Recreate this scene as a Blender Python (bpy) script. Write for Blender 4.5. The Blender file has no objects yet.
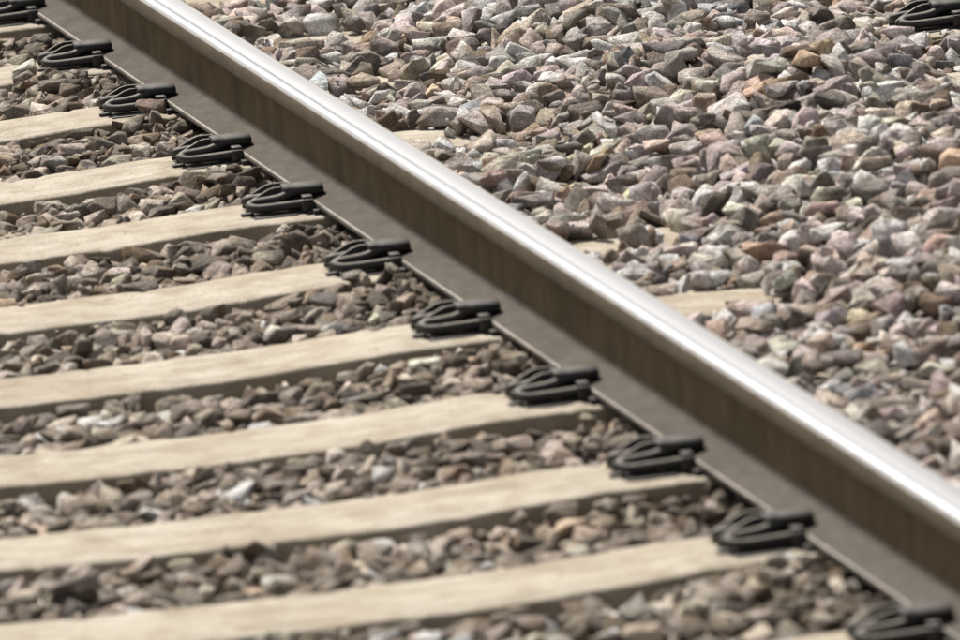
import bpy, bmesh, math
import numpy as np
from mathutils import Matrix, Vector, noise

rng = np.random.default_rng(11)
scene = bpy.context.scene
C = scene.collection

# ------------------------------------------------------------------ camera
CAM = np.array([-3.51065, -15.87108, 2.8716])
F_PX, YAW, PITCH, ROLL = 9764.74, 0.2221, 0.18186, -0.07642      # focal length in units of a 960 wide frame
cyw, syw, cpt, spt = math.cos(YAW), math.sin(YAW), math.cos(PITCH), math.sin(PITCH)
FW = np.array([syw * cpt, cyw * cpt, -spt])
R0 = np.array([cyw, -syw, 0.0]); U0 = np.cross(R0, FW)
RT = math.cos(ROLL) * R0 + math.sin(ROLL) * U0
UP = -math.sin(ROLL) * R0 + math.cos(ROLL) * U0
cam = bpy.data.cameras.new("camera")
cam.sensor_width = 36.0
cam.lens = F_PX * 36.0 / 960.0
cam.clip_start = 0.1; cam.clip_end = 2000.0
cam.dof.use_dof = True
cam.dof.focus_distance = 18.3
cam.dof.aperture_fstop = 7.6
cam_o = bpy.data.objects.new("camera", cam)
cam_o.matrix_world = Matrix(((RT[0], UP[0], -FW[0], CAM[0]), (RT[1], UP[1], -FW[1], CAM[1]),
                             (RT[2], UP[2], -FW[2], CAM[2]), (0, 0, 0, 1)))
C.objects.link(cam_o)
scene.camera = cam_o

# ------------------------------------------------------------------ sky, sun, exposure
SUN_EL, SUN_AZ = math.radians(54), math.radians(-18)     # azimuth from +Y, clockwise seen from above
world = bpy.data.worlds.new("World"); scene.world = world; world.use_nodes = True
wn = world.node_tree
bg = wn.nodes["Background"]
sky = wn.nodes.new("ShaderNodeTexSky")
sky.sky_type = 'NISHITA'; sky.sun_disc = False
sky.sun_elevation = SUN_EL; sky.sun_rotation = SUN_AZ
sky.air_density = 1.0; sky.dust_density = 6.0; sky.ozone_density = 1.0
# thin bright cloud veil over the whole sky: most of the blue is washed out evenly in every direction
veil = wn.nodes.new("ShaderNodeMix"); veil.data_type = 'RGBA'
veil.inputs[0].default_value = 0.62
wn.links.new(sky.outputs[0], veil.inputs[6]); veil.inputs[7].default_value = (7.6, 7.5, 7.4, 1)
wn.links.new(veil.outputs[2], bg.inputs[0])
bg.inputs[1].default_value = 0.052
sun = bpy.data.lights.new("sun", 'SUN')
sun.energy = 5.0; sun.angle = math.radians(5); sun.color = (1.0, 0.95, 0.87)
sun_o = bpy.data.objects.new("sun", sun)
sd = Vector((math.sin(SUN_AZ) * math.cos(SUN_EL), math.cos(SUN_AZ) * math.cos(SUN_EL), math.sin(SUN_EL)))
sun_o.rotation_euler = sd.to_track_quat('Z', 'Y').to_euler()
sun_o.location = (-6, 0, 12)
C.objects.link(sun_o)
vs = scene.view_settings
vs.view_transform = 'Standard'; vs.look = 'None'; vs.gamma = 1.0; vs.use_curve_mapping = False
vs.exposure = 0.50

# ------------------------------------------------------------------ helpers
def proj(P):
    d = np.asarray(P, float) - CAM
    z = d @ FW
    return 480 + F_PX * (d @ RT) / z, 320 - F_PX * (d @ UP) / z, z

def link(o, parent=None):
    C.objects.link(o)
    if parent is not None:
        o.parent = parent
    return o

def mesh_obj(name, verts, faces, mat=None, parent=None, smooth=False, loc=(0, 0, 0)):
    me = bpy.data.meshes.new(name)
    me.from_pydata([tuple(map(float, v)) for v in verts], [], faces)
    bm = bmesh.new(); bm.from_mesh(me)
    bmesh.ops.recalc_face_normals(bm, faces=bm.faces)
    bm.to_mesh(me); bm.free()
    if smooth:
        me.polygons.foreach_set("use_smooth", [True] * len(me.polygons))
    if mat is not None:
        me.materials.append(mat)
    o = bpy.data.objects.new(name, me); o.location = loc
    return link(o, parent)

def empty(name, loc=(0, 0, 0)):
    o = bpy.data.objects.new(name, None); o.location = loc; o.empty_display_size = 0.05
    return link(o)

def tag(o, label=None, cat=None, group=None, kind=None):
    if label: o["label"] = label
    if cat: o["category"] = cat
    if group: o["group"] = group
    if kind: o["kind"] = kind
    return o

class MB:
    """collects vertices and faces for one mesh"""
    def __init__(s): s.v = []; s.f = []
    def add(s, vs_, fs):
        n = len(s.v); s.v += [tuple(a) for a in vs_]; s.f += [tuple(i + n for i in f) for f in fs]
    def box(s, x0, x1, y0, y1, z0, z1, b=0.0):
        bm = bmesh.new()
        bmesh.ops.create_cube(bm, size=1.0, matrix=Matrix.Translation(((x0 + x1) / 2, (y0 + y1) / 2, (z0 + z1) / 2)) @
                              Matrix.Diagonal((x1 - x0, y1 - y0, z1 - z0, 1)))
        if b:
            bmesh.ops.bevel(bm, geom=list(bm.edges), offset=b, segments=2, profile=0.5, affect='EDGES')
        bm.verts.index_update()
        s.add([v.co[:] for v in bm.verts], [[v.index for v in f.verts] for f in bm.faces]); bm.free()
    def tube(s, pts, rad, n=12, cap=True):
        pts = [Vector(p) for p in pts]
        rad = rad if isinstance(rad, (list, tuple)) else [rad] * len(pts)
        vs_, fs = [], []
        prev = None
        for i, p in enumerate(pts):
            t = (pts[min(i + 1, len(pts) - 1)] - pts[max(i - 1, 0)]).normalized()
            if prev is None:
                a = t.cross(Vector((0, 0, 1)))
                if a.length < 1e-4: a = t.cross(Vector((0, 1, 0)))
                a.normalize()
            else:
                a = (prev - t * prev.dot(t)).normalized()
            prev = a; b = t.cross(a)
            for k in range(n):
                ang = 2 * math.pi * k / n
                vs_.append(p + (a * math.cos(ang) + b * math.sin(ang)) * rad[i])
        for i in range(len(pts) - 1):
            for k in range(n):
                fs.append((i * n + k, i * n + (k + 1) % n, (i + 1) * n + (k + 1) % n, (i + 1) * n + k))
        if cap:
            fs.append(tuple(range(n - 1, -1, -1))); m = (len(pts) - 1) * n
            fs.append(tuple(m + k for k in range(n)))
        s.add(vs_, fs)
    def build(s, name, mat, parent=None, smooth=False, loc=(0, 0, 0)):
        return mesh_obj(name, s.v, s.f, mat, parent, smooth, loc)

def smooth_angle(o, deg=35):
    me = o.data
    me.polygons.foreach_set("use_smooth", [True] * len(me.polygons))
    bm = bmesh.new(); bm.from_mesh(me)
    for e in bm.edges:
        if len(e.link_faces) == 2 and e.calc_face_angle() > math.radians(deg): e.smooth = False
    bm.to_mesh(me); bm.free()
    return o

def catmull(pts, k=6):
    P = [Vector(p) for p in pts]; P = [P[0] * 2 - P[1]] + P + [P[-1] * 2 - P[-2]]
    out = []
    for i in range(1, len(P) - 2):
        for j in range(k):
            t = j / k
            out.append(0.5 * ((2 * P[i]) + (P[i + 1] - P[i - 1]) * t + (2 * P[i - 1] - 5 * P[i] + 4 * P[i + 1] - P[i + 2]) * t * t
                              + (3 * P[i] - P[i - 1] - 3 * P[i + 1] + P[i + 2]) * t ** 3))
    out.append(P[-2])
    return out

# ------------------------------------------------------------------ materials
class Mat:
    def __init__(s, name, world=False):
        s.m = bpy.data.materials.new(name); s.m.use_nodes = True
        s.t = s.m.node_tree; s.b = s.t.nodes["Principled BSDF"]
        s.co = s.n("ShaderNodeNewGeometry").outputs["Position"] if world else s.n("ShaderNodeTexCoord").outputs["Object"]
    def n(s, t, **kw):
        nd = s.t.nodes.new(t)
        for k, v in kw.items(): setattr(nd, k, v)
        return nd
    def l(s, a, b): s.t.links.new(a, b)
    def mapping(s, scale, co=None):
        m = s.n("ShaderNodeMapping"); m.inputs["Scale"].default_value = scale
        s.l(co or s.co, m.inputs[0]); return m.outputs[0]
    def noise(s, scale, detail=4, rough=0.55, co=None, dist=0.0):
        nd = s.n("ShaderNodeTexNoise"); nd.inputs["Scale"].default_value = scale
        nd.inputs["Detail"].default_value = detail; nd.inputs["Roughness"].default_value = rough
        nd.inputs["Distortion"].default_value = dist
        s.l(co or s.co, nd.inputs["Vector"]); return nd.outputs["Fac"]
    def ramp(s, fac, stops):
        r = s.n("ShaderNodeValToRGB"); e = r.color_ramp.elements
        while len(e) < len(stops): e.new(0.5)
        for i, (p, c) in enumerate(stops):
            e[i].position = p; e[i].color = (*c, 1) if len(c) == 3 else c
        s.l(fac, r.inputs[0]); return r.outputs[0]
    def fr(s, fac, a, b, lo=0.0, hi=1.0):
        r = s.n("ShaderNodeMapRange"); r.inputs[1].default_value = a; r.inputs[2].default_value = b
        r.inputs[3].default_value = lo; r.inputs[4].default_value = hi
        s.l(fac, r.inputs[0]); return r.outputs[0]
    def mix(s, fac, a, b, mode='MIX'):
        m = s.n("ShaderNodeMix", data_type='RGBA', blend_type=mode)
        for i, v in ((0, fac), (6, a), (7, b)):
            if isinstance(v, (int, float)): m.inputs[i].default_value = v
            elif isinstance(v, tuple): m.inputs[i].default_value = (*v, 1)
            else: s.l(v, m.inputs[i])
        return m.outputs[2]
    def math(s, op, a, b=0.0):
        m = s.n("ShaderNodeMath", operation=op)
        for i, v in ((0, a), (1, b)):
            if isinstance(v, (int, float)): m.inputs[i].default_value = v
            else: s.l(v, m.inputs[i])
        return m.outputs[0]
    def bump(s, h, dist, strength=1.0):
        b = s.n("ShaderNodeBump"); b.inputs["Strength"].default_value = strength
        b.inputs["Distance"].default_value = dist; s.l(h, b.inputs["Height"])
        s.l(b.outputs[0], s.b.inputs["Normal"])
    def color(s, v):
        if isinstance(v, tuple): s.b.inputs["Base Color"].default_value = (*v, 1)
        else: s.l(v, s.b.inputs["Base Color"])
    def rough(s, v):
        if isinstance(v, (int, float)): s.b.inputs["Roughness"].default_value = v
        else: s.l(v, s.b.inputs["Roughness"])

def stone_material():
    m = Mat("ballast_stone")
    at = m.n("ShaderNodeAttribute", attribute_name="stone_color")
    col = at.outputs["Color"]
    ra = m.n("ShaderNodeAttribute", attribute_name="stone_offset").outputs["Vector"]
    ad = m.n("ShaderNodeVectorMath", operation='ADD'); m.l(m.co, ad.inputs[0]); m.l(ra, ad.inputs[1])
    co = ad.outputs[0]
    n1 = m.noise(55, 5, 0.65, co)              # cloudy tint across one stone
    n2 = m.noise(380, 3, 0.7, co)              # mineral grains
    n3 = m.noise(24, 4, 0.6, co, 0.6)          # brown staining
    col = m.mix(1.0, col, m.ramp(n1, [(0.28, (0.50, 0.46, 0.42)), (0.5, (1, 1, 1)), (0.75, (1.40, 1.38, 1.36))]), 'MULTIPLY')
    col = m.mix(1.0, col, m.ramp(n2, [(0.32, (0.40, 0.38, 0.36)), (0.5, (1, 1, 1)), (0.68, (1.55, 1.52, 1.50))]), 'MULTIPLY')
    col = m.mix(m.fr(n3, 0.52, 0.74, 0.0, 0.55), col, (0.20, 0.135, 0.075))
    m.color(col)
    m.rough(0.82); m.b.inputs["Specular IOR Level"].default_value = 0.35
    h = m.math('ADD', m.math('MULTIPLY', m.noise(70, 6, 0.68, co), 1.0), m.math('MULTIPLY', n2, 0.18))
    m.bump(h, 0.017, 1.0)
    return m.m

def concrete_material():
    m = Mat("sleeper_concrete", True)
    stretch = m.mapping((9, 24, 24))
    n1 = m.noise(1.0, 6, 0.62, stretch)
    n2 = m.noise(14, 6, 0.65)
    n3 = m.noise(320, 3, 0.7)
    col = m.ramp(n1, [(0.25, (0.28, 0.246, 0.196)), (0.5, (0.415, 0.375, 0.312)), (0.78, (0.52, 0.482, 0.42))])
    col = m.mix(m.fr(n2, 0.46, 0.70, 0.0, 0.7), col, (0.255, 0.205, 0.142))
    col = m.mix(1.0, col, m.ramp(n3, [(0.32, (0.58, 0.56, 0.53)), (0.5, (1, 1, 1)), (0.7, (1.22, 1.22, 1.22))]), 'MULTIPLY')
    col = m.mix(m.fr(m.noise(3.6, 6, 0.62), 0.46, 0.68, 0.0, 0.5), col, (0.305, 0.245, 0.172))
    col = m.mix(m.fr(m.noise(7.5, 5, 0.6, None, 0.5), 0.60, 0.72, 0.0, 0.45), col, (0.20, 0.165, 0.12))
    # steep flanks toned towards a darker brown
    g = m.n("ShaderNodeNewGeometry"); sp = m.n("ShaderNodeSeparateXYZ"); m.l(g.outputs["Normal"], sp.inputs[0])
    flank = m.fr(sp.outputs["Z"], 0.75, 0.45, 0.0, 0.75)
    col = m.mix(m.math('MULTIPLY', flank, m.fr(m.noise(9, 4), 0.3, 0.6, 0.55, 1.0)), col, (0.185, 0.152, 0.102))
    # hairline cracks
    v = m.n("ShaderNodeTexVoronoi", feature='DISTANCE_TO_EDGE'); v.inputs["Scale"].default_value = 4.5
    wv = m.n("ShaderNodeVectorMath", operation='ADD'); m.l(m.co, wv.inputs[0])
    nn = m.n("ShaderNodeTexNoise"); nn.inputs["Scale"].default_value = 13; m.l(m.co, nn.inputs["Vector"])
    sc = m.n("ShaderNodeVectorMath", operation='SCALE'); sc.inputs["Scale"].default_value = 0.12
    m.l(nn.outputs["Color"], sc.inputs[0]); m.l(sc.outputs[0], wv.inputs[1]); m.l(wv.outputs[0], v.inputs["Vector"])
    crack = m.math('MULTIPLY', m.fr(v.outputs["Distance"], 0.0, 0.012, 1.0, 0.0), m.fr(m.noise(4.0, 2), 0.52, 0.6))
    col = m.mix(m.math('MULTIPLY', crack, 0.35), col, (0.13, 0.095, 0.06))
    m.color(col); m.rough(0.9); m.b.inputs["Specular IOR Level"].default_value = 0.25
    h = m.math('ADD', m.noise(45, 6, 0.65), m.math('SUBTRACT', m.math('MULTIPLY', n3, 0.4), m.math('MULTIPLY', crack, 0.2)))
    m.bump(h, 0.006, 0.9)
    return m.m

def rust_material(name, dark, mid, light, streak, rough=0.75, metallic=0.0, speckle=0.35):
    m = Mat(name)
    n1 = m.noise(1.0, 5, 0.6, m.mapping(streak))
    n2 = m.noise(30, 5, 0.65)
    n3 = m.noise(420, 3, 0.7)
    col = m.ramp(n1, [(0.3, dark), (0.5, mid), (0.72, light)])
    col = m.mix(m.fr(n2, 0.45, 0.75, 0.0, 0.6), col, dark)
    col = m.mix(m.fr(m.noise(3.2, 6, 0.65), 0.48, 0.66, 0.0, 0.45), col, tuple(0.55 * c for c in dark))
    col = m.mix(speckle, col, m.ramp(n3, [(0.3, tuple(c * 0.5 for c in mid)), (0.7, tuple(c * 1.5 for c in mid))]))
    if rough < 0.9:
        col = m.mix(m.fr(m.noise(6, 6, 0.7, None, 0.4), 0.50, 0.68, 0.0, 0.42), col, (light[0] * 1.02, light[1] * 0.88, light[2] * 0.72))
    m.color(col); m.rough(rough); m.b.inputs["Metallic"].default_value = metallic
    m.b.inputs["Specular IOR Level"].default_value = 0.4 if rough < 0.78 else 0.12
    m.bump(m.math('ADD', n2, m.math('MULTIPLY', n3, 0.4)), 0.0012, 0.7)
    return m.m

def polished_material():
    """head of the rail: bright running band with a duller seam, fading into an unworn brown rim on the field side"""
    m = Mat("polished_running_band")
    n1 = m.noise(1.0, 4, 0.6, m.mapping((160, 0.35, 40)))     # long rolling scratches
    n2 = m.noise(1.0, 5, 0.65, m.mapping((90, 9, 40)))
    sp = m.n("ShaderNodeSeparateXYZ"); m.l(m.co, sp.inputs[0])
    x = m.math('ADD', sp.outputs["X"], m.math('MULTIPLY', m.math('SUBTRACT', n2, 0.5), 0.010))
    xs = m.math('ADD', sp.outputs["X"], m.math('MULTIPLY', m.math('SUBTRACT', n1, 0.5), 0.004))
    seam = m.fr(m.math('ABSOLUTE', m.math('ADD', xs, 0.0195)), 0.0012, 0.0068, 1.0, 0.0)
    rim = m.fr(x, 0.0165, 0.0275, 0.0, 1.0)
    edge = m.fr(sp.outputs["Z"], 0.1525, 0.1475, 0.0, 0.75)
    col = m.mix(m.fr(n1, 0.38, 0.68, 0.0, 0.7), (0.80, 0.805, 0.82), (0.50, 0.51, 0.53))
    col = m.mix(m.math('MULTIPLY', seam, 0.85), col, (0.27, 0.285, 0.315))
    brown = m.mix(n2, (0.17, 0.14, 0.105), (0.30, 0.26, 0.205))
    dull = m.math('MAXIMUM', rim, edge)
    m.color(m.mix(dull, col, brown))
    m.l(m.math('SUBTRACT', 1.0, m.math('MULTIPLY', dull, 0.85)), m.b.inputs["Metallic"])
    m.rough(m.math('ADD', m.fr(n1, 0.3, 0.7, 0.30, 0.38), m.math('MULTIPLY', dull, 0.25)))
    m.bump(n1, 0.0003, 0.3)
    return m.m

def black_material(name, col, rough, dust):
    m = Mat(name, True)
    n1 = m.noise(90, 5, 0.65); n2 = m.noise(500, 2, 0.7)
    g = m.n("ShaderNodeNewGeometry"); sp = m.n("ShaderNodeSeparateXYZ"); m.l(g.outputs["Normal"], sp.inputs[0])
    up = m.math('MULTIPLY', m.fr(sp.outputs["Z"], 0.55, 1.0, 0.0, dust), m.fr(n1, 0.35, 0.65, 0.2, 1.0))
    c = m.mix(m.fr(n2, 0.35, 0.7), col, tuple(x * 1.9 for x in col))
    m.color(m.mix(up, c, (0.24, 0.215, 0.18)))                # settled brake dust
    m.rough(m.math('ADD', m.math('MULTIPLY', up, 0.3), rough))
    m.bump(m.math('ADD', n1, n2), 0.0007, 0.6)
    return m.m

def gravel_material():
    m = Mat("ballast_fines")
    n1 = m.noise(25, 6, 0.7); n2 = m.noise(150, 4, 0.7)
    col = m.ramp(n1, [(0.3, (0.035, 0.027, 0.019)), (0.5, (0.075, 0.06, 0.045)), (0.7, (0.13, 0.108, 0.085))])  # browns darkened so the gaps between stones look more deeply shaded
    m.color(m.mix(1.0, col, m.ramp(n2, [(0.3, (0.5, 0.5, 0.5)), (0.7, (1.4, 1.4, 1.4))]), 'MULTIPLY'))
    m.rough(0.95); m.bump(m.math('ADD', n1, n2), 0.02, 1.0)
    return m.m

M_STONE = stone_material()
M_CONC = concrete_material()
M_WEB = rust_material("rusty_web_steel", (0.082, 0.060, 0.035), (0.138, 0.106, 0.065), (0.215, 0.172, 0.115), (4, 13, 2.2), 0.8)
M_GAUGE = rust_material("rusty_head_side", (0.060, 0.045, 0.026), (0.092, 0.071, 0.044), (0.13, 0.104, 0.070), (6, 9, 50), 0.7)
M_FOOT = rust_material("dusty_foot_steel", (0.064, 0.056, 0.048), (0.090, 0.080, 0.070), (0.120, 0.108, 0.095), (45, 18, 10), 0.95, 0.0, 0.4)
M_EDGE = rust_material("worn_edge_sky_glint", (0.13, 0.118, 0.105), (0.205, 0.188, 0.17), (0.29, 0.268, 0.245), (8, 14, 8), 0.5, 0.3, 0.2)  # worn edge, its pale tone also painting in the sky's reflection
M_POL = polished_material()
M_CLIP = black_material("painted_spring_steel", (0.012, 0.0115, 0.011), 0.55, 0.95)
M_NYLON = black_material("black_nylon", (0.0085, 0.0085, 0.0088), 0.65, 0.22)
M_IRON = black_material("cast_iron_shoulder", (0.016, 0.015, 0.0145), 0.6, 0.22)
M_BED = gravel_material()

# ------------------------------------------------------------------ rails
def rail_profile():
    foot = [(-0.066, 0.0), (0.066, 0.0), (0.0695, 0.002), (0.070, 0.006), (0.0695, 0.0095), (0.067, 0.0115)]
    right = [(0.032, 0.0195), (0.022, 0.0228), (0.0148, 0.0268), (0.0117, 0.0325)]
    foot = foot + right + [(-x, z) for x, z in reversed(right)] + [(-0.067, 0.0115), (-0.0695, 0.0095), (-0.070, 0.006), (-0.0695, 0.002)]
    web = [(0.0113, 0.030), (0.0102, 0.045), (0.010, 0.085), (0.0104, 0.103), (0.013, 0.112), (0.018, 0.116)]
    web = web + [(-x, z) for x, z in reversed(web)]
    half = [(0.0175, 0.1135), (0.031, 0.1185), (0.0342, 0.1205), (0.0352, 0.1235), (0.0350, 0.136), (0.0346, 0.1435),
            (0.0335, 0.1485), (0.0305, 0.1530), (0.0255, 0.1560), (0.0200, 0.1574), (0.0140, 0.15815), (0.0045, 0.15865)]
    head = half + [(-x, z) for x, z in reversed(half)]
    return foot, web, head

def extrude(name, prof, y0, y1, mats, pick, parent, n=60):
    me = bpy.data.meshes.new(name)
    ys = np.linspace(y0, y1, n); k = len(prof)
    v = [(x, y, z) for y in ys for x, z in prof]; f = []; mi = []
    for i in range(n - 1):
        for j in range(k):
            f.append((i * k + j, i * k + (j + 1) % k, (i + 1) * k + (j + 1) % k, (i + 1) * k + j)); mi.append(pick(j))
    f.append(tuple(range(k))); f.append(tuple((n - 1) * k + j for j in range(k))); mi += [0, 0]
    me.from_pydata(v, [], f)
    for m in mats: me.materials.append(m)
    me.polygons.foreach_set("material_index", mi)
    bm = bmesh.new(); bm.from_mesh(me)
    bmesh.ops.recalc_face_normals(bm, faces=bm.faces)
    for e in bm.edges:
        if len(e.link_faces) == 2 and e.calc_face_angle() > math.radians(38): e.smooth = False
    bm.to_mesh(me); bm.free()
    me.polygons.foreach_set("use_smooth", [True] * len(me.polygons))
    o = bpy.data.objects.new(name, me)
    return link(o, parent)

def make_rail(x, y0, y1, label):
    r = empty("running_rail", (x, 0, 0)); tag(r, label, "rail", "running rails")
    foot, web, head = rail_profile()
    def foot_pick(j):
        a, b = foot[j], foot[(j + 1) % len(foot)]
        return 1 if abs((a[0] + b[0]) / 2) > 0.0665 and (a[1] + b[1]) / 2 > 0.004 else 0
    def head_pick(j):
        a, b = head[j], head[(j + 1) % len(head)]
        return 0 if (a[1] + b[1]) / 2 < 0.1478 else 1
    extrude("foot", foot, y0, y1, [M_FOOT, M_EDGE], foot_pick, r)
    extrude("web", web, y0, y1, [M_WEB], lambda j: 0, r)
    extrude("head", head, y0, y1, [M_GAUGE, M_POL], head_pick, r)
    return r

make_rail(0.0, -9, 12, "long steel rail with shiny top running diagonally across the whole photo")
ADJ_X = 1.54
make_rail(ADJ_X, -9, 12, "rail of the neighbouring track held by the clip in the top right corner")

# ------------------------------------------------------------------ sleepers
SLEEPER_Y = [3.87, 3.215, 2.543, 1.923, 1.254, 0.655, -0.012, -0.662, -1.321, -1.957, -2.581, -3.299, -3.93]
ADJ_Y = [3.16, 2.51, 1.86, 1.21, 0.56]

def sleeper_top(x):
    """height of the sleeper top at x, rail foot underside = 0 (our track, field side positive)"""
    x = np.asarray(x, float)
    xs = [-2.05, -1.75, -1.30, -1.05, -0.85, -0.60, -0.45, -0.33, -0.22, 0.20, 0.48, 0.54]
    zs = [-0.02, -0.009, -0.009, -0.018, -0.023, -0.023, -0.021, -0.015, -0.0095, -0.009, -0.016, -0.022]
    return np.interp(x, xs, zs)

def sleeper_half(x):
    return np.interp(np.asarray(x, float), [-1.75, -1.3, -1.0, -0.55, -0.25, 0.2, 0.5], [0.112, 0.112, 0.122, 0.122, 0.112, 0.112, 0.108])

def make_sleeper(y, x_shift, mirror, label, group, seed):
    o = empty("concrete_sleeper", (x_shift, y, -0.21))
    tag(o, label, "sleeper", group)
    xs = np.concatenate([[-1.99, -1.985], np.arange(-1.97, 0.50, 0.0125), [0.505, 0.51]])
    verts, faces = [], []
    for i, x in enumerate(xs):
        zt = float(sleeper_top(x)); hw = float(sleeper_half(x))
        zt += 0.0012 * noise.noise(Vector((x * 3, seed * 7.1, 0)))
        end = 0.006 if i in (0, len(xs) - 1) else 0.0
        sec = [(-hw - 0.034, -0.21), (-hw - 0.026, -0.15), (-hw - 0.012, zt - 0.05), (-hw - 0.004, zt - 0.018),
               (-hw - 0.0005, zt - 0.0045), (-hw + 0.002, zt - 0.0012), (-hw + 0.006, zt), (-hw * 0.5, zt + 0.0006), (0, zt + 0.001)]
        sec = sec + [(-a, b) for a, b in reversed(sec[:-1])]
        for j, (yy, z) in enumerate(sec):
            nv = Vector((x * 22, yy * 30 + seed * 13.7, z * 30))
            d = 0.0016 * noise.noise(nv)
            if 3 <= j <= 6 or len(sec) - 7 <= j <= len(sec) - 4:        # arrises: small chips and spalls
                chip = max(0.0, noise.noise(Vector((x * 30, seed * 3.3 + (5 if yy > 0 else 0), 1.7))) - 0.42) * 0.016
                z -= chip * (1.0 if j in (4, 5, 6, len(sec) - 5, len(sec) - 6, len(sec) - 7) else 0.3)
                yy -= math.copysign(chip * 0.5, yy)
            xx = x + (end if x < 0 else -end)
            verts.append(((-xx if mirror else xx), yy + d, z + 0.21 + d - (end * 0.6 if z > -0.1 else 0)))
    k = len(sec)
    for i in range(len(xs) - 1):
        for j in range(k):
            faces.append((i * k + j, i * k + (j + 1) % k, (i + 1) * k + (j + 1) % k, (i + 1) * k + j))
    faces.append(tuple(range(k))); faces.append(tuple((len(xs) - 1) * k + j for j in range(k)))
    b = mesh_obj("body", verts, faces, M_CONC, o)
    smooth_angle(b, 50)
    s = -1 if mirror else 1
    p = MB(); p.box(-0.078, 0.078, -0.085, 0.085, 0.1995, 0.2097, 0.0015); p.build("rail_pad", M_NYLON, o)
    return o

ordn = ["first", "second", "third", "fourth", "fifth", "sixth", "seventh", "eighth", "ninth", "tenth", "eleventh"]
for i, y in enumerate(SLEEPER_Y):
    if i == 0: lab = "pale concrete sleeper hidden just beyond the top edge of the photo"
    elif i == 12: lab = "pale concrete sleeper just below the bottom right corner of the photo"
    elif i == 11: lab = "pale concrete sleeper at the bottom right corner, last one down the rail"
    elif i == 1: lab = "pale concrete sleeper under the topmost clip, at the top left corner"
    else: lab = "pale concrete sleeper under the %s clip, counted down the rail from the top left" % ordn[i - 1]
    make_sleeper(y, 0.0, False, lab, "concrete sleepers under the diagonal rail", i + 1)
adj_words = ["second beyond", "next beyond", "at", "next in front of", "second in front of"]
for i, y in enumerate(ADJ_Y):
    make_sleeper(y, ADJ_X, True, "sleeper of the neighbouring track, %s the clip in the top right corner" % adj_words[i] if i != 2
                 else "concrete sleeper of the neighbouring track under the clip in the top right corner",
                 "concrete sleepers of the neighbouring track", 30 + i)

# ------------------------------------------------------------------ rail clips
def clip_meshes():
    """one clip in local axes: origin on the sleeper under the clip, rail on the +x side (foot edge at x = +0.055)"""
    out = {}
    R = 0.0084
    def arm(sg):
        y = lambda v: sg * v
        return [(0.046, y(0.042), 0.0195), (0.020, y(0.043), 0.0185), (-0.020, y(0.043), 0.0175), (-0.042, y(0.0425), 0.0172),
                (-0.055, y(0.040), 0.0180), (-0.0625, y(0.034), 0.0205), (-0.061, y(0.027), 0.0240), (-0.051, y(0.0225), 0.0262),
                (-0.028, y(0.0215), 0.0275), (-0.004, y(0.0205), 0.0300), (0.020, y(0.019), 0.0375), (0.050, y(0.016), 0.0415)]
    m = MB()
    left = catmull(arm(-1), 5); right = catmull(arm(1), 5)
    toe = catmull([left[-1], (0.062, -0.010, 0.0400), (0.066, 0.0, 0.040), (0.062, 0.010, 0.0400), right[-1]], 5)
    m.tube(left + toe[1:-1] + list(reversed(right)), R, 12)
    out["spring_rod"] = (m, M_CLIP)
    m = MB()      # toe insulator: a fat rounded nylon sleeve bearing on the rail foot
    n = 14
    rings = []
    for x, k in ((0.002, 0.72), (0.005, 0.90), (0.014, 0.95), (0.030, 0.95), (0.032, 1.0), (0.062, 1.0), (0.0755, 0.97), (0.0785, 0.86), (0.0795, 0.70)):
        rings.append((x, k))
    vs_, fs = [], []
    for x, k in rings:
        for a in range(n):
            t = 2 * math.pi * a / n
            cx, cz = math.cos(t), math.sin(t)
            yy = 0.027 * k * math.copysign(abs(cx) ** 0.7, cx)
            zz = 0.0130 * k * math.copysign(abs(cz) ** 0.9, cz)
            vs_.append((x, yy, 0.0395 + zz + (0.045 - x) * 0.04))
    for i in range(len(rings) - 1):
        for a in range(n):
            fs.append((i * n + a, i * n + (a + 1) % n, (i + 1) * n + (a + 1) % n, (i + 1) * n + a))
    fs.append(tuple(range(n))); fs.append(tuple((len(rings) - 1) * n + a for a in range(n)))
    m.add(vs_, fs)
    out["toe_insulator"] = (m, M_NYLON)
    m = MB()      # cast shoulder: base plate, spine between the two arms, rear stub
    m.box(-0.058, 0.050, -0.060, 0.060, -0.004, 0.006, 0.002)
    m.box(-0.050, 0.052, -0.011, 0.011, 0.005, 0.024, 0.003)
    m.box(-0.080, -0.056, -0.030, -0.016, -0.002, 0.009, 0.002)
    out["shoulder"] = (m, M_IRON)
    return out

def lug(sg):
    m = MB()      # hooked cheek that the arm is driven under, with its square nose
    m.box(0.030, 0.0525, sg * 0.043 - 0.0125, sg * 0.043 + 0.0125, 0.004, 0.0145, 0.002)
    m.box(0.0335, 0.0525, sg * 0.043 - 0.0125, sg * 0.043 + 0.0125, 0.028, 0.0345, 0.002)
    y0 = sg * 0.0555
    m.box(0.031, 0.0530, min(y0, y0 + sg * 0.007), max(y0, y0 + sg * 0.007), 0.009, 0.0295, 0.0022)
    # small raised boss ring on the outer cheek
    c = [(0.042 + 0.0052 * math.cos(t), y0 + sg * 0.0074, 0.0205 + 0.0052 * math.sin(t)) for t in np.linspace(0, 2 * math.pi, 11)[:-1]]
    m.tube(c + [c[0]], 0.0016, 6, False)
    return m

def rib(y):
    m = MB()      # sloping web of the casting, rising from the heel to the toe
    p = [(-0.066, 0.006), (-0.066, 0.020), (-0.058, 0.026), (-0.022, 0.044), (-0.010, 0.047), (0.020, 0.047), (0.024, 0.044), (0.024, 0.006)]
    n = len(p)
    vs_ = [(x, y - 0.0035, z) for x, z in p] + [(x, y + 0.0035, z) for x, z in p]
    m.add(vs_, [tuple(range(n)), tuple(range(n, 2 * n))] + [(i, (i + 1) % n, n + (i + 1) % n, n + i) for i in range(n)])
    return m

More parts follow.
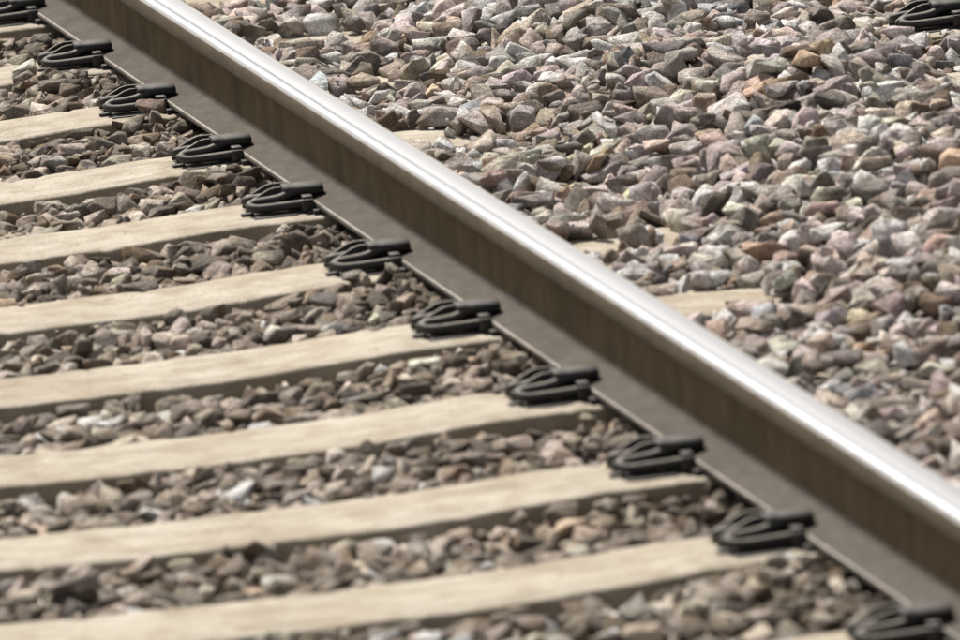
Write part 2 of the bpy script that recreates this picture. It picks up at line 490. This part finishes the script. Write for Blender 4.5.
def side_post():
    m = MB()      # nylon side-post insulator wedge lying against the foot edge
    m.box(0.0385, 0.0535, -0.074, 0.074, 0.0, 0.0085, 0.0015)
    return m

def heel_bar(sg):
    m = MB()      # thin flange of the shoulder showing along its side
    m.box(-0.062, 0.020, sg * 0.066 - 0.0045, sg * 0.066 + 0.0045, -0.004, 0.005, 0.0015)
    return m

proto = None
def make_clip(loc, label, group):
    global proto
    o = empty("rail_clip", loc); tag(o, label, "rail clip", group)
    if proto is None:
        proto = []
        for nm, (m, mat) in clip_meshes().items():
            p = m.build(nm, mat, o); smooth_angle(p, 40); proto.append((p, None))
        sh = [p for p, _ in proto if p.name.startswith("shoulder")][0]
        for sg in (-1, 1):
            p = lug(sg).build("lug", M_IRON, sh); smooth_angle(p, 40); proto.append((p, "shoulder"))
        for yy in (0.006, 0.054):
            p = rib(yy).build("rib", M_CLIP, sh); smooth_angle(p, 30); proto.append((p, "shoulder"))
        for sg in (-1, 1):
            p = heel_bar(sg).build("flange", M_IRON, sh); smooth_angle(p, 40); proto.append((p, "shoulder"))
        p = side_post().build("side_insulator", M_NYLON, o); smooth_angle(p, 40); proto.append((p, None))
        return o
    sh = None
    for p, par in proto:
        c = p.copy(); C.objects.link(c)
        c.parent = sh if par else o
        if p.name.startswith("shoulder"): sh = c
    return o

for i, y in enumerate(SLEEPER_Y[1:12]):
    if i == 0: lab = "black steel spring clip half cut off by the top left corner"
    elif i == 10: lab = "blurred black spring clip at the bottom right corner, nearest the camera"
    else: lab = "black steel spring clip, %s down the rail from the top left corner" % ordn[i]
    c = make_clip((-0.1195 + float(rng.normal(0, 0.0012)), y, -0.0115), lab, "spring clips along the near foot of the rail")
    c.rotation_euler.z = float(rng.normal(0, 0.035)); c.scale = (0.94, 0.94, 0.94)
make_clip((ADJ_X - 0.126, ADJ_Y[2], -0.0115), "black spring clip alone in the top right corner beyond the stones",
          "spring clips of the neighbouring rail")

# ------------------------------------------------------------------ ballast: height field that the stones are dropped on
G = 0.004
X0, X1, Y0, Y1 = -1.95, 1.75, -4.75, 4.5
NX, NY = int((X1 - X0) / G), int((Y1 - Y0) / G)
gx = X0 + (np.arange(NX) + 0.5) * G
gy = Y0 + (np.arange(NY) + 0.5) * G
GX, GY = np.meshgrid(gx, gy, indexing='ij')

def smooth_noise(cell, seed):
    r = np.random.default_rng(seed)
    n0, n1 = int((X1 - X0) / cell) + 3, int((Y1 - Y0) / cell) + 3
    a = r.standard_normal((n0, n1))
    u, v = (gx - X0) / cell, (gy - Y0) / cell
    i, j = u.astype(int), v.astype(int); fu, fv = u - i, v - j
    fu = fu * fu * (3 - 2 * fu); fv = fv * fv * (3 - 2 * fv)
    a0 = a[i][:, j]; a1 = a[i + 1][:, j]; b0 = a[i][:, j + 1]; b1 = a[i + 1][:, j + 1]
    return ((a0 * (1 - fu)[:, None] + a1 * fu[:, None]) * (1 - fv)[None] + (b0 * (1 - fu)[:, None] + b1 * fu[:, None]) * fv[None])

def sstep(a, b, x):
    t = np.clip((x - a) / (b - a), 0, 1); return t * t * (3 - 2 * t)

N1, N2, N3 = smooth_noise(0.22, 1), smooth_noise(0.07, 2), smooth_noise(0.10, 3)
left = GX < 0
T = np.where(left,
             -0.028 + 0.006 * N1 + 0.004 * N2 + 0.010 * sstep(-0.45, -0.15, GX),
             0.004 + 0.006 * N1 + 0.112 * sstep(0.36, 0.86, GX) * (1 + 0.12 * N1) - 0.112 * sstep(1.02, 1.30, GX))
floor = T - np.where(left, 0.075, 0.085)
# local heaps of stones seen beside and on some sleepers: x, y, radius, extra height
heap = np.zeros_like(GX)
for hx, hy, hr, hh in ((-0.50, 1.84, 0.06, 0.045), (-0.60, 1.16, 0.06, 0.040), (-0.78, 0.56, 0.06, 0.040), (-0.95, -0.74, 0.06, 0.040), (1.30, 1.60, 0.10, 0.02), (-0.20, 2.38, 0.09, 0.034), (-0.225, 2.47, 0.035, 0.050), (-0.12, 1.80, 0.07, 0.034), (-0.17, 2.22, 0.12, 0.030),
                       (-0.14, 1.00, 0.10, 0.030), (-0.16, 0.30, 0.08, 0.030), (-0.13, 0.02 - 0.12, 0.06, 0.03), (-0.15, -0.30, 0.08, 0.02),
                       (-0.55, 1.62, 0.14, 0.028), (-0.14, -2.80, 0.12, 0.025), (-0.10, -0.95, 0.08, 0.02)):
    heap += hh * np.exp(-((GX - hx) ** 2 + (GY - hy) ** 2) / (2 * (hr * 0.6) ** 2))
T = T + heap
on_sleeper = np.zeros_like(GX, bool)
stz = sleeper_top(gx); shw = sleeper_half(gx)
for y in SLEEPER_Y:
    d = np.abs(gy[None, :] - y) - shw[:, None]
    top = np.where(d <= 0, stz[:, None], np.where(d < 0.034, stz[:, None] - np.clip(d, 0, 1) * 4.5, -9)) + 0 * GY
    top = np.where((GX < 0.51), top, -9)
    floor = np.maximum(floor, top)
    on_sleeper |= (d <= 0.002) & (GX < 0.51)
for y in ADJ_Y:
    d = np.abs(gy[None, :] - y) - 0.112
    top = np.where(d <= 0, -0.012, -9) + 0 * GY
    floor = np.maximum(floor, np.where((GX > ADJ_X - 0.51), top, -9))
field_cover = np.where(N3 + 0.4 * N1 + 3.0 * sstep(0.36, 0.54, GX) - 0.95 + 2.2 * sstep(-0.8, -1.4, GY) > 0, 0.036, -0.03)
T = np.where(on_sleeper & ~left & (GX < 0.56), np.minimum(T, stz[:, None]) + field_cover, T)
# rails and clips are solid: nothing may be dropped on them
FZ = (np.abs(GX) < 0.0725) & ~on_sleeper                      # under the rail foot: stones must stay below it
blocked = (np.abs(GX) < 0.030) | ((np.abs(GX) < 0.0715) & on_sleeper) | (np.abs(GX - ADJ_X) < 0.0715)
for y in SLEEPER_Y[1:12]:
    blocked |= (GX > -0.206) & (GX < -0.05) & (np.abs(GY - y) < 0.076)
    blocked |= (GX < 0.15) & (GX > 0.05) & (np.abs(GY - y) < 0.07)
blocked |= (GX > ADJ_X - 0.206) & (GX < ADJ_X - 0.05) & (np.abs(GY - ADJ_Y[2]) < 0.076)
HM = np.where(blocked, 0.5, floor).astype(np.float32)
T = T.astype(np.float32)

# --- a library of crushed stones (shape x pose x size), each with its lower and upper height map
def hull_mesh(seed):
    r = np.random.default_rng(seed)
    ax = np.array([1.0, r.uniform(0.66, 0.96), r.uniform(0.50, 0.84)])
    n = r.integers(8, 14)
    p = r.standard_normal((n, 3)); p /= np.linalg.norm(p, axis=1)[:, None]
    p = np.sign(p) * np.abs(p) ** r.uniform(0.6, 0.95)
    p *= r.uniform(0.82, 1.08, (n, 1))
    p = p * ax * 0.5
    bm = bmesh.new()
    for q in p: bm.verts.new(q)
    res = bmesh.ops.convex_hull(bm, input=bm.verts)
    bmesh.ops.delete(bm, geom=[g for g in res["geom_interior"] if isinstance(g, bmesh.types.BMVert)], context='VERTS')
    bmesh.ops.dissolve_limit(bm, angle_limit=math.radians(13), verts=bm.verts, edges=bm.edges)
    bmesh.ops.bevel(bm, geom=list(bm.edges), offset=r.uniform(0.014, 0.04), segments=1, profile=0.5, affect='EDGES', clamp_overlap=True)
    bmesh.ops.triangulate(bm, faces=bm.faces)
    bmesh.ops.remove_doubles(bm, verts=bm.verts, dist=0.012)
    bmesh.ops.recalc_face_normals(bm, faces=bm.faces)
    long_e = [e for e in bm.edges if e.calc_length() > 0.31]
    bmesh.ops.subdivide_edges(bm, edges=long_e, cuts=1, use_grid_fill=False)
    bmesh.ops.triangulate(bm, faces=bm.faces)
    so = Vector((seed * 3.7, 1.3, 0))
    for q in bm.verts:
        q.co += q.co.normalized() * (0.04 * noise.noise(q.co * 3.2 + so) + 0.03 * noise.noise(q.co * 8.0 + so))
    bmesh.ops.recalc_face_normals(bm, faces=bm.faces)
    bm.verts.index_update()
    v = np.array([x.co[:] for x in bm.verts]); f = np.array([[x.index for x in y.verts] for y in bm.faces if len(y.verts) == 3])
    bm.free()
    v = v + r.standard_normal(v.shape) * 0.005
    return v, f

def chip_mesh(seed):
    r = np.random.default_rng(seed)
    p = r.standard_normal((8, 3)); p /= np.linalg.norm(p, axis=1)[:, None]
    p *= np.array([0.5, r.uniform(0.3, 0.45), r.uniform(0.2, 0.4)])
    bm = bmesh.new()
    for q in p: bm.verts.new(q)
    bmesh.ops.convex_hull(bm, input=bm.verts); bmesh.ops.recalc_face_normals(bm, faces=bm.faces); bm.verts.index_update()
    v = np.array([x.co[:] for x in bm.verts]); f = np.array([[x.index for x in y.verts] for y in bm.faces]); bm.free()
    return v, f

SHAPES = [hull_mesh(100 + i) for i in range(48)]
CHIPS = [chip_mesh(900 + i) for i in range(16)]

def rot_matrix(r, free):
    q = r.standard_normal(4)
    if not free:
        a = r.uniform(0, 2 * math.pi); t = r.uniform(0, 2 * math.pi); b = abs(r.normal(0, 0.42))
        return np.array((Matrix.Rotation(b, 3, Vector((math.cos(t), math.sin(t), 0))) @ Matrix.Rotation(a, 3, 'Z')))
    q /= np.linalg.norm(q); w, x, y, z = q
    return np.array([[1 - 2 * (y * y + z * z), 2 * (x * y - z * w), 2 * (x * z + y * w)], [2 * (x * y + z * w), 1 - 2 * (x * x + z * z), 2 * (y * z - x * w)],
                     [2 * (x * z - y * w), 2 * (y * z + x * w), 1 - 2 * (x * x + y * y)]])

class Stone: pass
def make_entry(r, size, shapes=SHAPES):
    v, f = shapes[r.integers(len(shapes))]
    v = (v * size) @ rot_matrix(r, r.random() < 0.55).T
    v = v - (v.max(0) + v.min(0)) / 2
    e = Stone(); e.v, e.f, e.size = v, f, size
    hx, hy = v[:, 0].max(), v[:, 1].max()
    nx, ny = max(2, int(math.ceil(2 * hx / G))), max(2, int(math.ceil(2 * hy / G)))
    xs = (np.arange(nx) - (nx - 1) / 2) * G; ys = (np.arange(ny) - (ny - 1) / 2) * G
    X, Y = np.meshgrid(xs, ys, indexing='ij')
    a, b, c = v[f[:, 0]], v[f[:, 1]], v[f[:, 2]]
    nrm = np.cross(b - a, c - a); ln = np.linalg.norm(nrm, axis=1); ok = ln > 1e-10
    nrm = nrm[ok] / ln[ok][:, None]; d = (nrm * a[ok]).sum(1)
    s = 0.04 * size                                # slack, the jitter makes the hull slightly uneven
    up = nrm[:, 2] > 0.08; dn = nrm[:, 2] < -0.08; sd_ = ~up & ~dn
    zt = ((d[up, None, None] + s - nrm[up, 0, None, None] * X - nrm[up, 1, None, None] * Y) / nrm[up, 2, None, None]).min(0)
    zb = ((d[dn, None, None] + s - nrm[dn, 0, None, None] * X - nrm[dn, 1, None, None] * Y) / nrm[dn, 2, None, None]).max(0)
    m = zt > zb + 0.15 * size * 0.2
    if sd_.any():
        m &= ((nrm[sd_, 0, None, None] * X + nrm[sd_, 1, None, None] * Y) <= d[sd_, None, None] + s).all(0)
    e.zt = np.minimum(zt, v[:, 2].max()).astype(np.float32); e.zb = np.maximum(zb, v[:, 2].min()).astype(np.float32); e.m = m
    e.nx, e.ny = nx, ny; e.n = int(m.sum()); e.top = float(v[:, 2].max())
    return e if e.n > 1 else make_entry(r, size * 1.1, shapes)

lib_r = np.random.default_rng(5)
sizes_big = np.clip(lib_r.lognormal(math.log(0.076), 0.21, 420), 0.048, 0.116)
sizes_small = np.clip(lib_r.lognormal(math.log(0.036), 0.25, 160), 0.018, 0.052)
LIB_B = [make_entry(lib_r, s) for s in sizes_big]
LIB_T = [make_entry(lib_r, s, CHIPS) for s in np.clip(lib_r.lognormal(math.log(0.016), 0.3, 120), 0.009, 0.028)]
LIB_M = [make_entry(lib_r, s * 0.90) for s in sizes_big]
LIB_S = [make_entry(lib_r, s) for s in sizes_small]

# --- where stones are wanted: the view plus a generous margin all round
MARGIN = 150
pu, pv, _ = proj(np.stack([GX[::5, ::5], GY[::5, ::5], np.minimum(T[::5, ::5], 0.1)], -1).reshape(-1, 3))
want = ((pu > -MARGIN) & (pu < 960 + MARGIN) & (pv > -MARGIN) & (pv < 640 + MARGIN)).reshape(GX[::5, ::5].shape)
want = np.repeat(np.repeat(want, 5, 0), 5, 1)[:NX, :NY]
cells = np.argwhere(want & ~blocked & (~on_sleeper | (GX > 0) | (heap > 0.030)))

placed = []          # (entry, x, y, z)
def drop(n_try, lib, K, tol, sink, r):
    pick = r.integers(len(cells), size=(n_try, K)); ids = r.integers(len(lib), size=n_try)
    tl = r.normal(0, 1, n_try)
    for t in range(n_try):
        e = lib[ids[t]]; best = None
        for k in range(K):
            ci, cj = cells[pick[t, k]]
            i0, j0 = ci - e.nx // 2, cj - e.ny // 2
            if i0 < 0 or j0 < 0 or i0 + e.nx > NX or j0 + e.ny > NY: continue
            h = HM[i0:i0 + e.nx, j0:j0 + e.ny][e.m] - e.zb[e.m]
            mx = h.max()
            if mx > 0.4: continue
            z = mx - sink * e.size
            if z + e.top > -0.003 and FZ[i0:i0 + e.nx, j0:j0 + e.ny][e.m].any(): continue
            tgt = T[ci, cj]
            ex = z + e.top * (0.85 if lib is LIB_M else 0.55) - tgt
            if best is None or ex < best[0]: best = (ex, i0, j0, z)
        if best is None or best[0] > tol + 0.004 * tl[t]: continue
        ex, i0, j0, z = best
        sub = HM[i0:i0 + e.nx, j0:j0 + e.ny]
        sub[e.m] = np.maximum(sub[e.m], z + e.zt[e.m])
        placed.append((e, X0 + (i0 + e.nx / 2) * G, Y0 + (j0 + e.ny / 2) * G, float(z)))

dr = np.random.default_rng(21)
A = len(cells) * G * G
all_cells = cells
cl = GX[cells[:, 0], 0] < 0
for cells, lib in ((all_cells[cl], LIB_M), (all_cells[~cl], LIB_B)):
    a = len(cells) * G * G; k = 1.5 if lib is LIB_M else 1.0
    drop(int(a * 1500 * k), lib, 3, 0.002, 0.06, dr)
    drop(int(a * 600 * k), lib, 8, 0.007, 0.06, dr)
cells = all_cells
drop(int(A * 450), LIB_S, 4, -0.004, 0.10, dr)
drop(int(A * 420), LIB_T, 2, -0.006, 0.10, dr)
cells = np.argwhere(want & ~blocked & ~on_sleeper & (GX > -0.17) & (GX < -0.05))      # packed up against the rail foot
drop(int(len(cells) * G * G * 1300), LIB_S, 3, 0.006, 0.06, dr)
cells = np.argwhere(want & ~blocked & on_sleeper & left)          # grit and chips lying on the sleeper tops
drop(int(len(cells) * G * G * 2.5), LIB_T, 1, 0.2, 0.0, dr)
cells = all_cells
def exposed(p):                                   # stones buried right under others are not built
    e, x, y, z = p
    i0, j0 = int(round((x - X0) / G - e.nx / 2)), int(round((y - Y0) / G - e.ny / 2))
    return ((z + e.zt + 0.012 >= HM[i0:i0 + e.nx, j0:j0 + e.ny]) & e.m).sum() >= 0.14 * e.n
placed = [p for p in placed if exposed(p)]

# --- colours of crushed granite and rhyolite
PAL = [((0.40, 0.335, 0.315), 26), ((0.33, 0.285, 0.28), 22), ((0.43, 0.375, 0.30), 14), ((0.26, 0.20, 0.15), 12), ((0.33, 0.325, 0.265), 9),
       ((0.58, 0.545, 0.51), 13), ((0.30, 0.33, 0.36), 2.0), ((0.12, 0.105, 0.092), 6), ((0.38, 0.25, 0.145), 4), ((0.34, 0.22, 0.185), 5)]
pc = np.array([c for c, _ in PAL]); pw = np.array([w for _, w in PAL], float); pw /= pw.sum()
cr = np.random.default_rng(33)
n = len(placed)
ci = cr.choice(len(PAL), size=n, p=pw)
cols = (pc[ci] * 0.68 + np.array([0.395, 0.350, 0.328]) * 0.32) * cr.lognormal(0.12, 0.38, (n, 1)) * cr.normal(1, 0.025, (n, 3))
px = np.array([p[1] for p in placed]); py = np.array([p[2] for p in placed]); pz = np.array([p[3] for p in placed])
rusty = np.where(px < 0, np.clip(0.42 + 0.35 * np.exp(-np.abs(px + 0.1) / 0.25), 0, 1), 0.22 * np.exp(-(px - 0.1) / 0.25)) * cr.uniform(0.4, 1.2, n)
tint = np.array([0.20, 0.155, 0.10])
cols = cols * (1 - rusty[:, None] * 0.60) + tint * rusty[:, None] * 0.60      # rust and brake dust between the rails
left_m = (px < 0)[:, None]
grey = cols.mean(1, keepdims=True) * np.array([[1.12, 1.0, 0.80]])
cols = np.where(left_m, (cols * 0.66 + grey * 0.34) * cr.lognormal(0.0, 0.38, (n, 1)), cols * np.array([[0.97, 0.995, 1.02]]) * cr.lognormal(-0.03, 0.16, (n, 1)))
cols = cols * (1 - 0.38 * np.exp(-np.abs(px + 0.08) / 0.10) * (px < 0))[:, None]      # grease and brake dust close to the rail
cols = np.clip(cols * np.where(px < 0, 1.02, 1.36)[:, None], 0.03, 0.78)
stain_dir = cr.standard_normal((n, 3)); stain_dir /= np.linalg.norm(stain_dir, axis=1)[:, None]
stain_col = np.where(cr.random((n, 1)) < 0.6, np.array([[0.165, 0.112, 0.062]]), np.array([[0.085, 0.07, 0.055]])) * cr.uniform(0.7, 1.4, (n, 1))
stain_on = cr.random(n) < np.where(px < 0, 0.60, 0.52)
stain_at = cr.uniform(0.0, 0.55, n)
def vertex_colors(k, v):
    c = np.repeat(cols[k][None], len(v), 0)
    if stain_on[k]:                                # one weathered, iron-stained side against fresh broken faces
        d = (v @ stain_dir[k]) / np.maximum(np.linalg.norm(v, axis=1), 1e-6)
        w = np.clip((d - stain_at[k]) / 0.18, 0, 1)[:, None] * 0.75
        c = c * (1 - w) + stain_col[k] * w
    return c
offs = cr.uniform(-40, 40, (n, 3))

# --- which stones show largest in the photograph
bu, bv, bd = proj(np.stack([px, py, pz], -1))
order = np.argsort(-bd)
S = 2
buf = np.full((640 // S, 960 // S), -1, int)
for k in order:
    e = placed[k][0]; sc = F_PX / bd[k] / S
    a = max(1.0, (e.v[:, 0].max() * 0.9) * sc); b = max(1.0, (e.v[:, 2].max() * 0.95 + e.v[:, 1].max() * 0.18) * sc)
    u, v = bu[k] / S, bv[k] / S
    i0, i1, j0, j1 = int(v - b), int(v + b) + 1, int(u - a), int(u + a) + 1
    i0, j0 = max(0, i0), max(0, j0); i1, j1 = min(buf.shape[0], i1), min(buf.shape[1], j1)
    if i0 >= i1 or j0 >= j1: continue
    yy, xx = np.mgrid[i0:i1, j0:j1]
    mm = ((xx - u) / a) ** 2 + ((yy - v) / b) ** 2 <= 1
    buf[i0:i1, j0:j1][mm] = k
yy, xx = np.mgrid[0:640:S, 0:960:S]
rail_zone = (yy < 0.68 * xx - 8) & (yy > 0.632 * xx - 112)      # hidden behind the rail itself
buf[rail_zone] = -1
count = np.bincount(buf[buf >= 0].ravel(), minlength=n)
big = set(np.argsort(-count)[:300].tolist())

def fill_mesh(me, V, Fc, colr, off):
    me.vertices.add(len(V)); me.vertices.foreach_set("co", V.astype(np.float32).ravel())
    me.loops.add(len(Fc) * 3); me.loops.foreach_set("vertex_index", Fc.astype(np.int32).ravel())
    me.polygons.add(len(Fc)); me.polygons.foreach_set("loop_start", np.arange(0, len(Fc) * 3, 3, dtype=np.int32))
    me.update(calc_edges=True)
    a = me.attributes.new("stone_color", 'FLOAT_COLOR', 'POINT'); a.data.foreach_set("color", np.c_[colr, np.ones(len(V))].astype(np.float32).ravel())
    a = me.attributes.new("stone_offset", 'FLOAT_VECTOR', 'POINT'); a.data.foreach_set("vector", off.astype(np.float32).ravel())
    me.materials.append(M_STONE)

# ballast bed: the packed fines the stones lie on
st = 6
bx, by = gx[::st], gy[::st]
bz = (np.where(left, T - 0.073, T - 0.083))[::st, ::st].copy()
bz = np.minimum(bz, 0.08)
bz[on_sleeper[::st, ::st]] = np.minimum(bz[on_sleeper[::st, ::st]], -0.08)
bz[(np.abs(GX) < 0.16)[::st, ::st]] = -0.085
bz += 0.004 * N2[::st, ::st]
vv = np.stack([np.repeat(bx, len(by)), np.tile(by, len(bx)), bz.ravel()], -1)
nb = len(by)
ff = [(i * nb + j, (i + 1) * nb + j, (i + 1) * nb + j + 1, i * nb + j + 1) for i in range(len(bx) - 1) for j in range(nb - 1)]
bed = mesh_obj("ballast_bed", vv, ff, M_BED)
tag(bed, "bed of crushed grey and pink ballast stone around the sleepers", None, None, "structure")

rest_v, rest_f, rest_c, rest_o = [], [], [], []
base = 0
for k, (e, x, y, z) in enumerate(placed):
    if k in big:
        me = bpy.data.meshes.new("ballast_stone")
        fill_mesh(me, e.v, e.f, vertex_colors(k, e.v), np.repeat(offs[k][None], len(e.v), 0))
        o = bpy.data.objects.new("ballast_stone", me); o.location = (x, y, z)
        link(o, bed)
    else:
        rest_v.append(e.v + (x, y, z)); rest_f.append(e.f + base); base += len(e.v)
        rest_c.append(vertex_colors(k, e.v)); rest_o.append(np.repeat(offs[k][None], len(e.v), 0))
me = bpy.data.meshes.new("loose_ballast")
fill_mesh(me, np.concatenate(rest_v), np.concatenate(rest_f), np.concatenate(rest_c), np.concatenate(rest_o))
o = bpy.data.objects.new("loose_ballast", me); link(o, bed); tag(o, kind="stuff")

# wide ground sheet under everything
g = mesh_obj("ground", [(-300, -300, -0.24), (300, -300, -0.24), (300, 300, -0.24), (-300, 300, -0.24)], [(0, 1, 2, 3)], M_BED)
tag(g, "brown gravelly ground under the track", None, None, "structure")
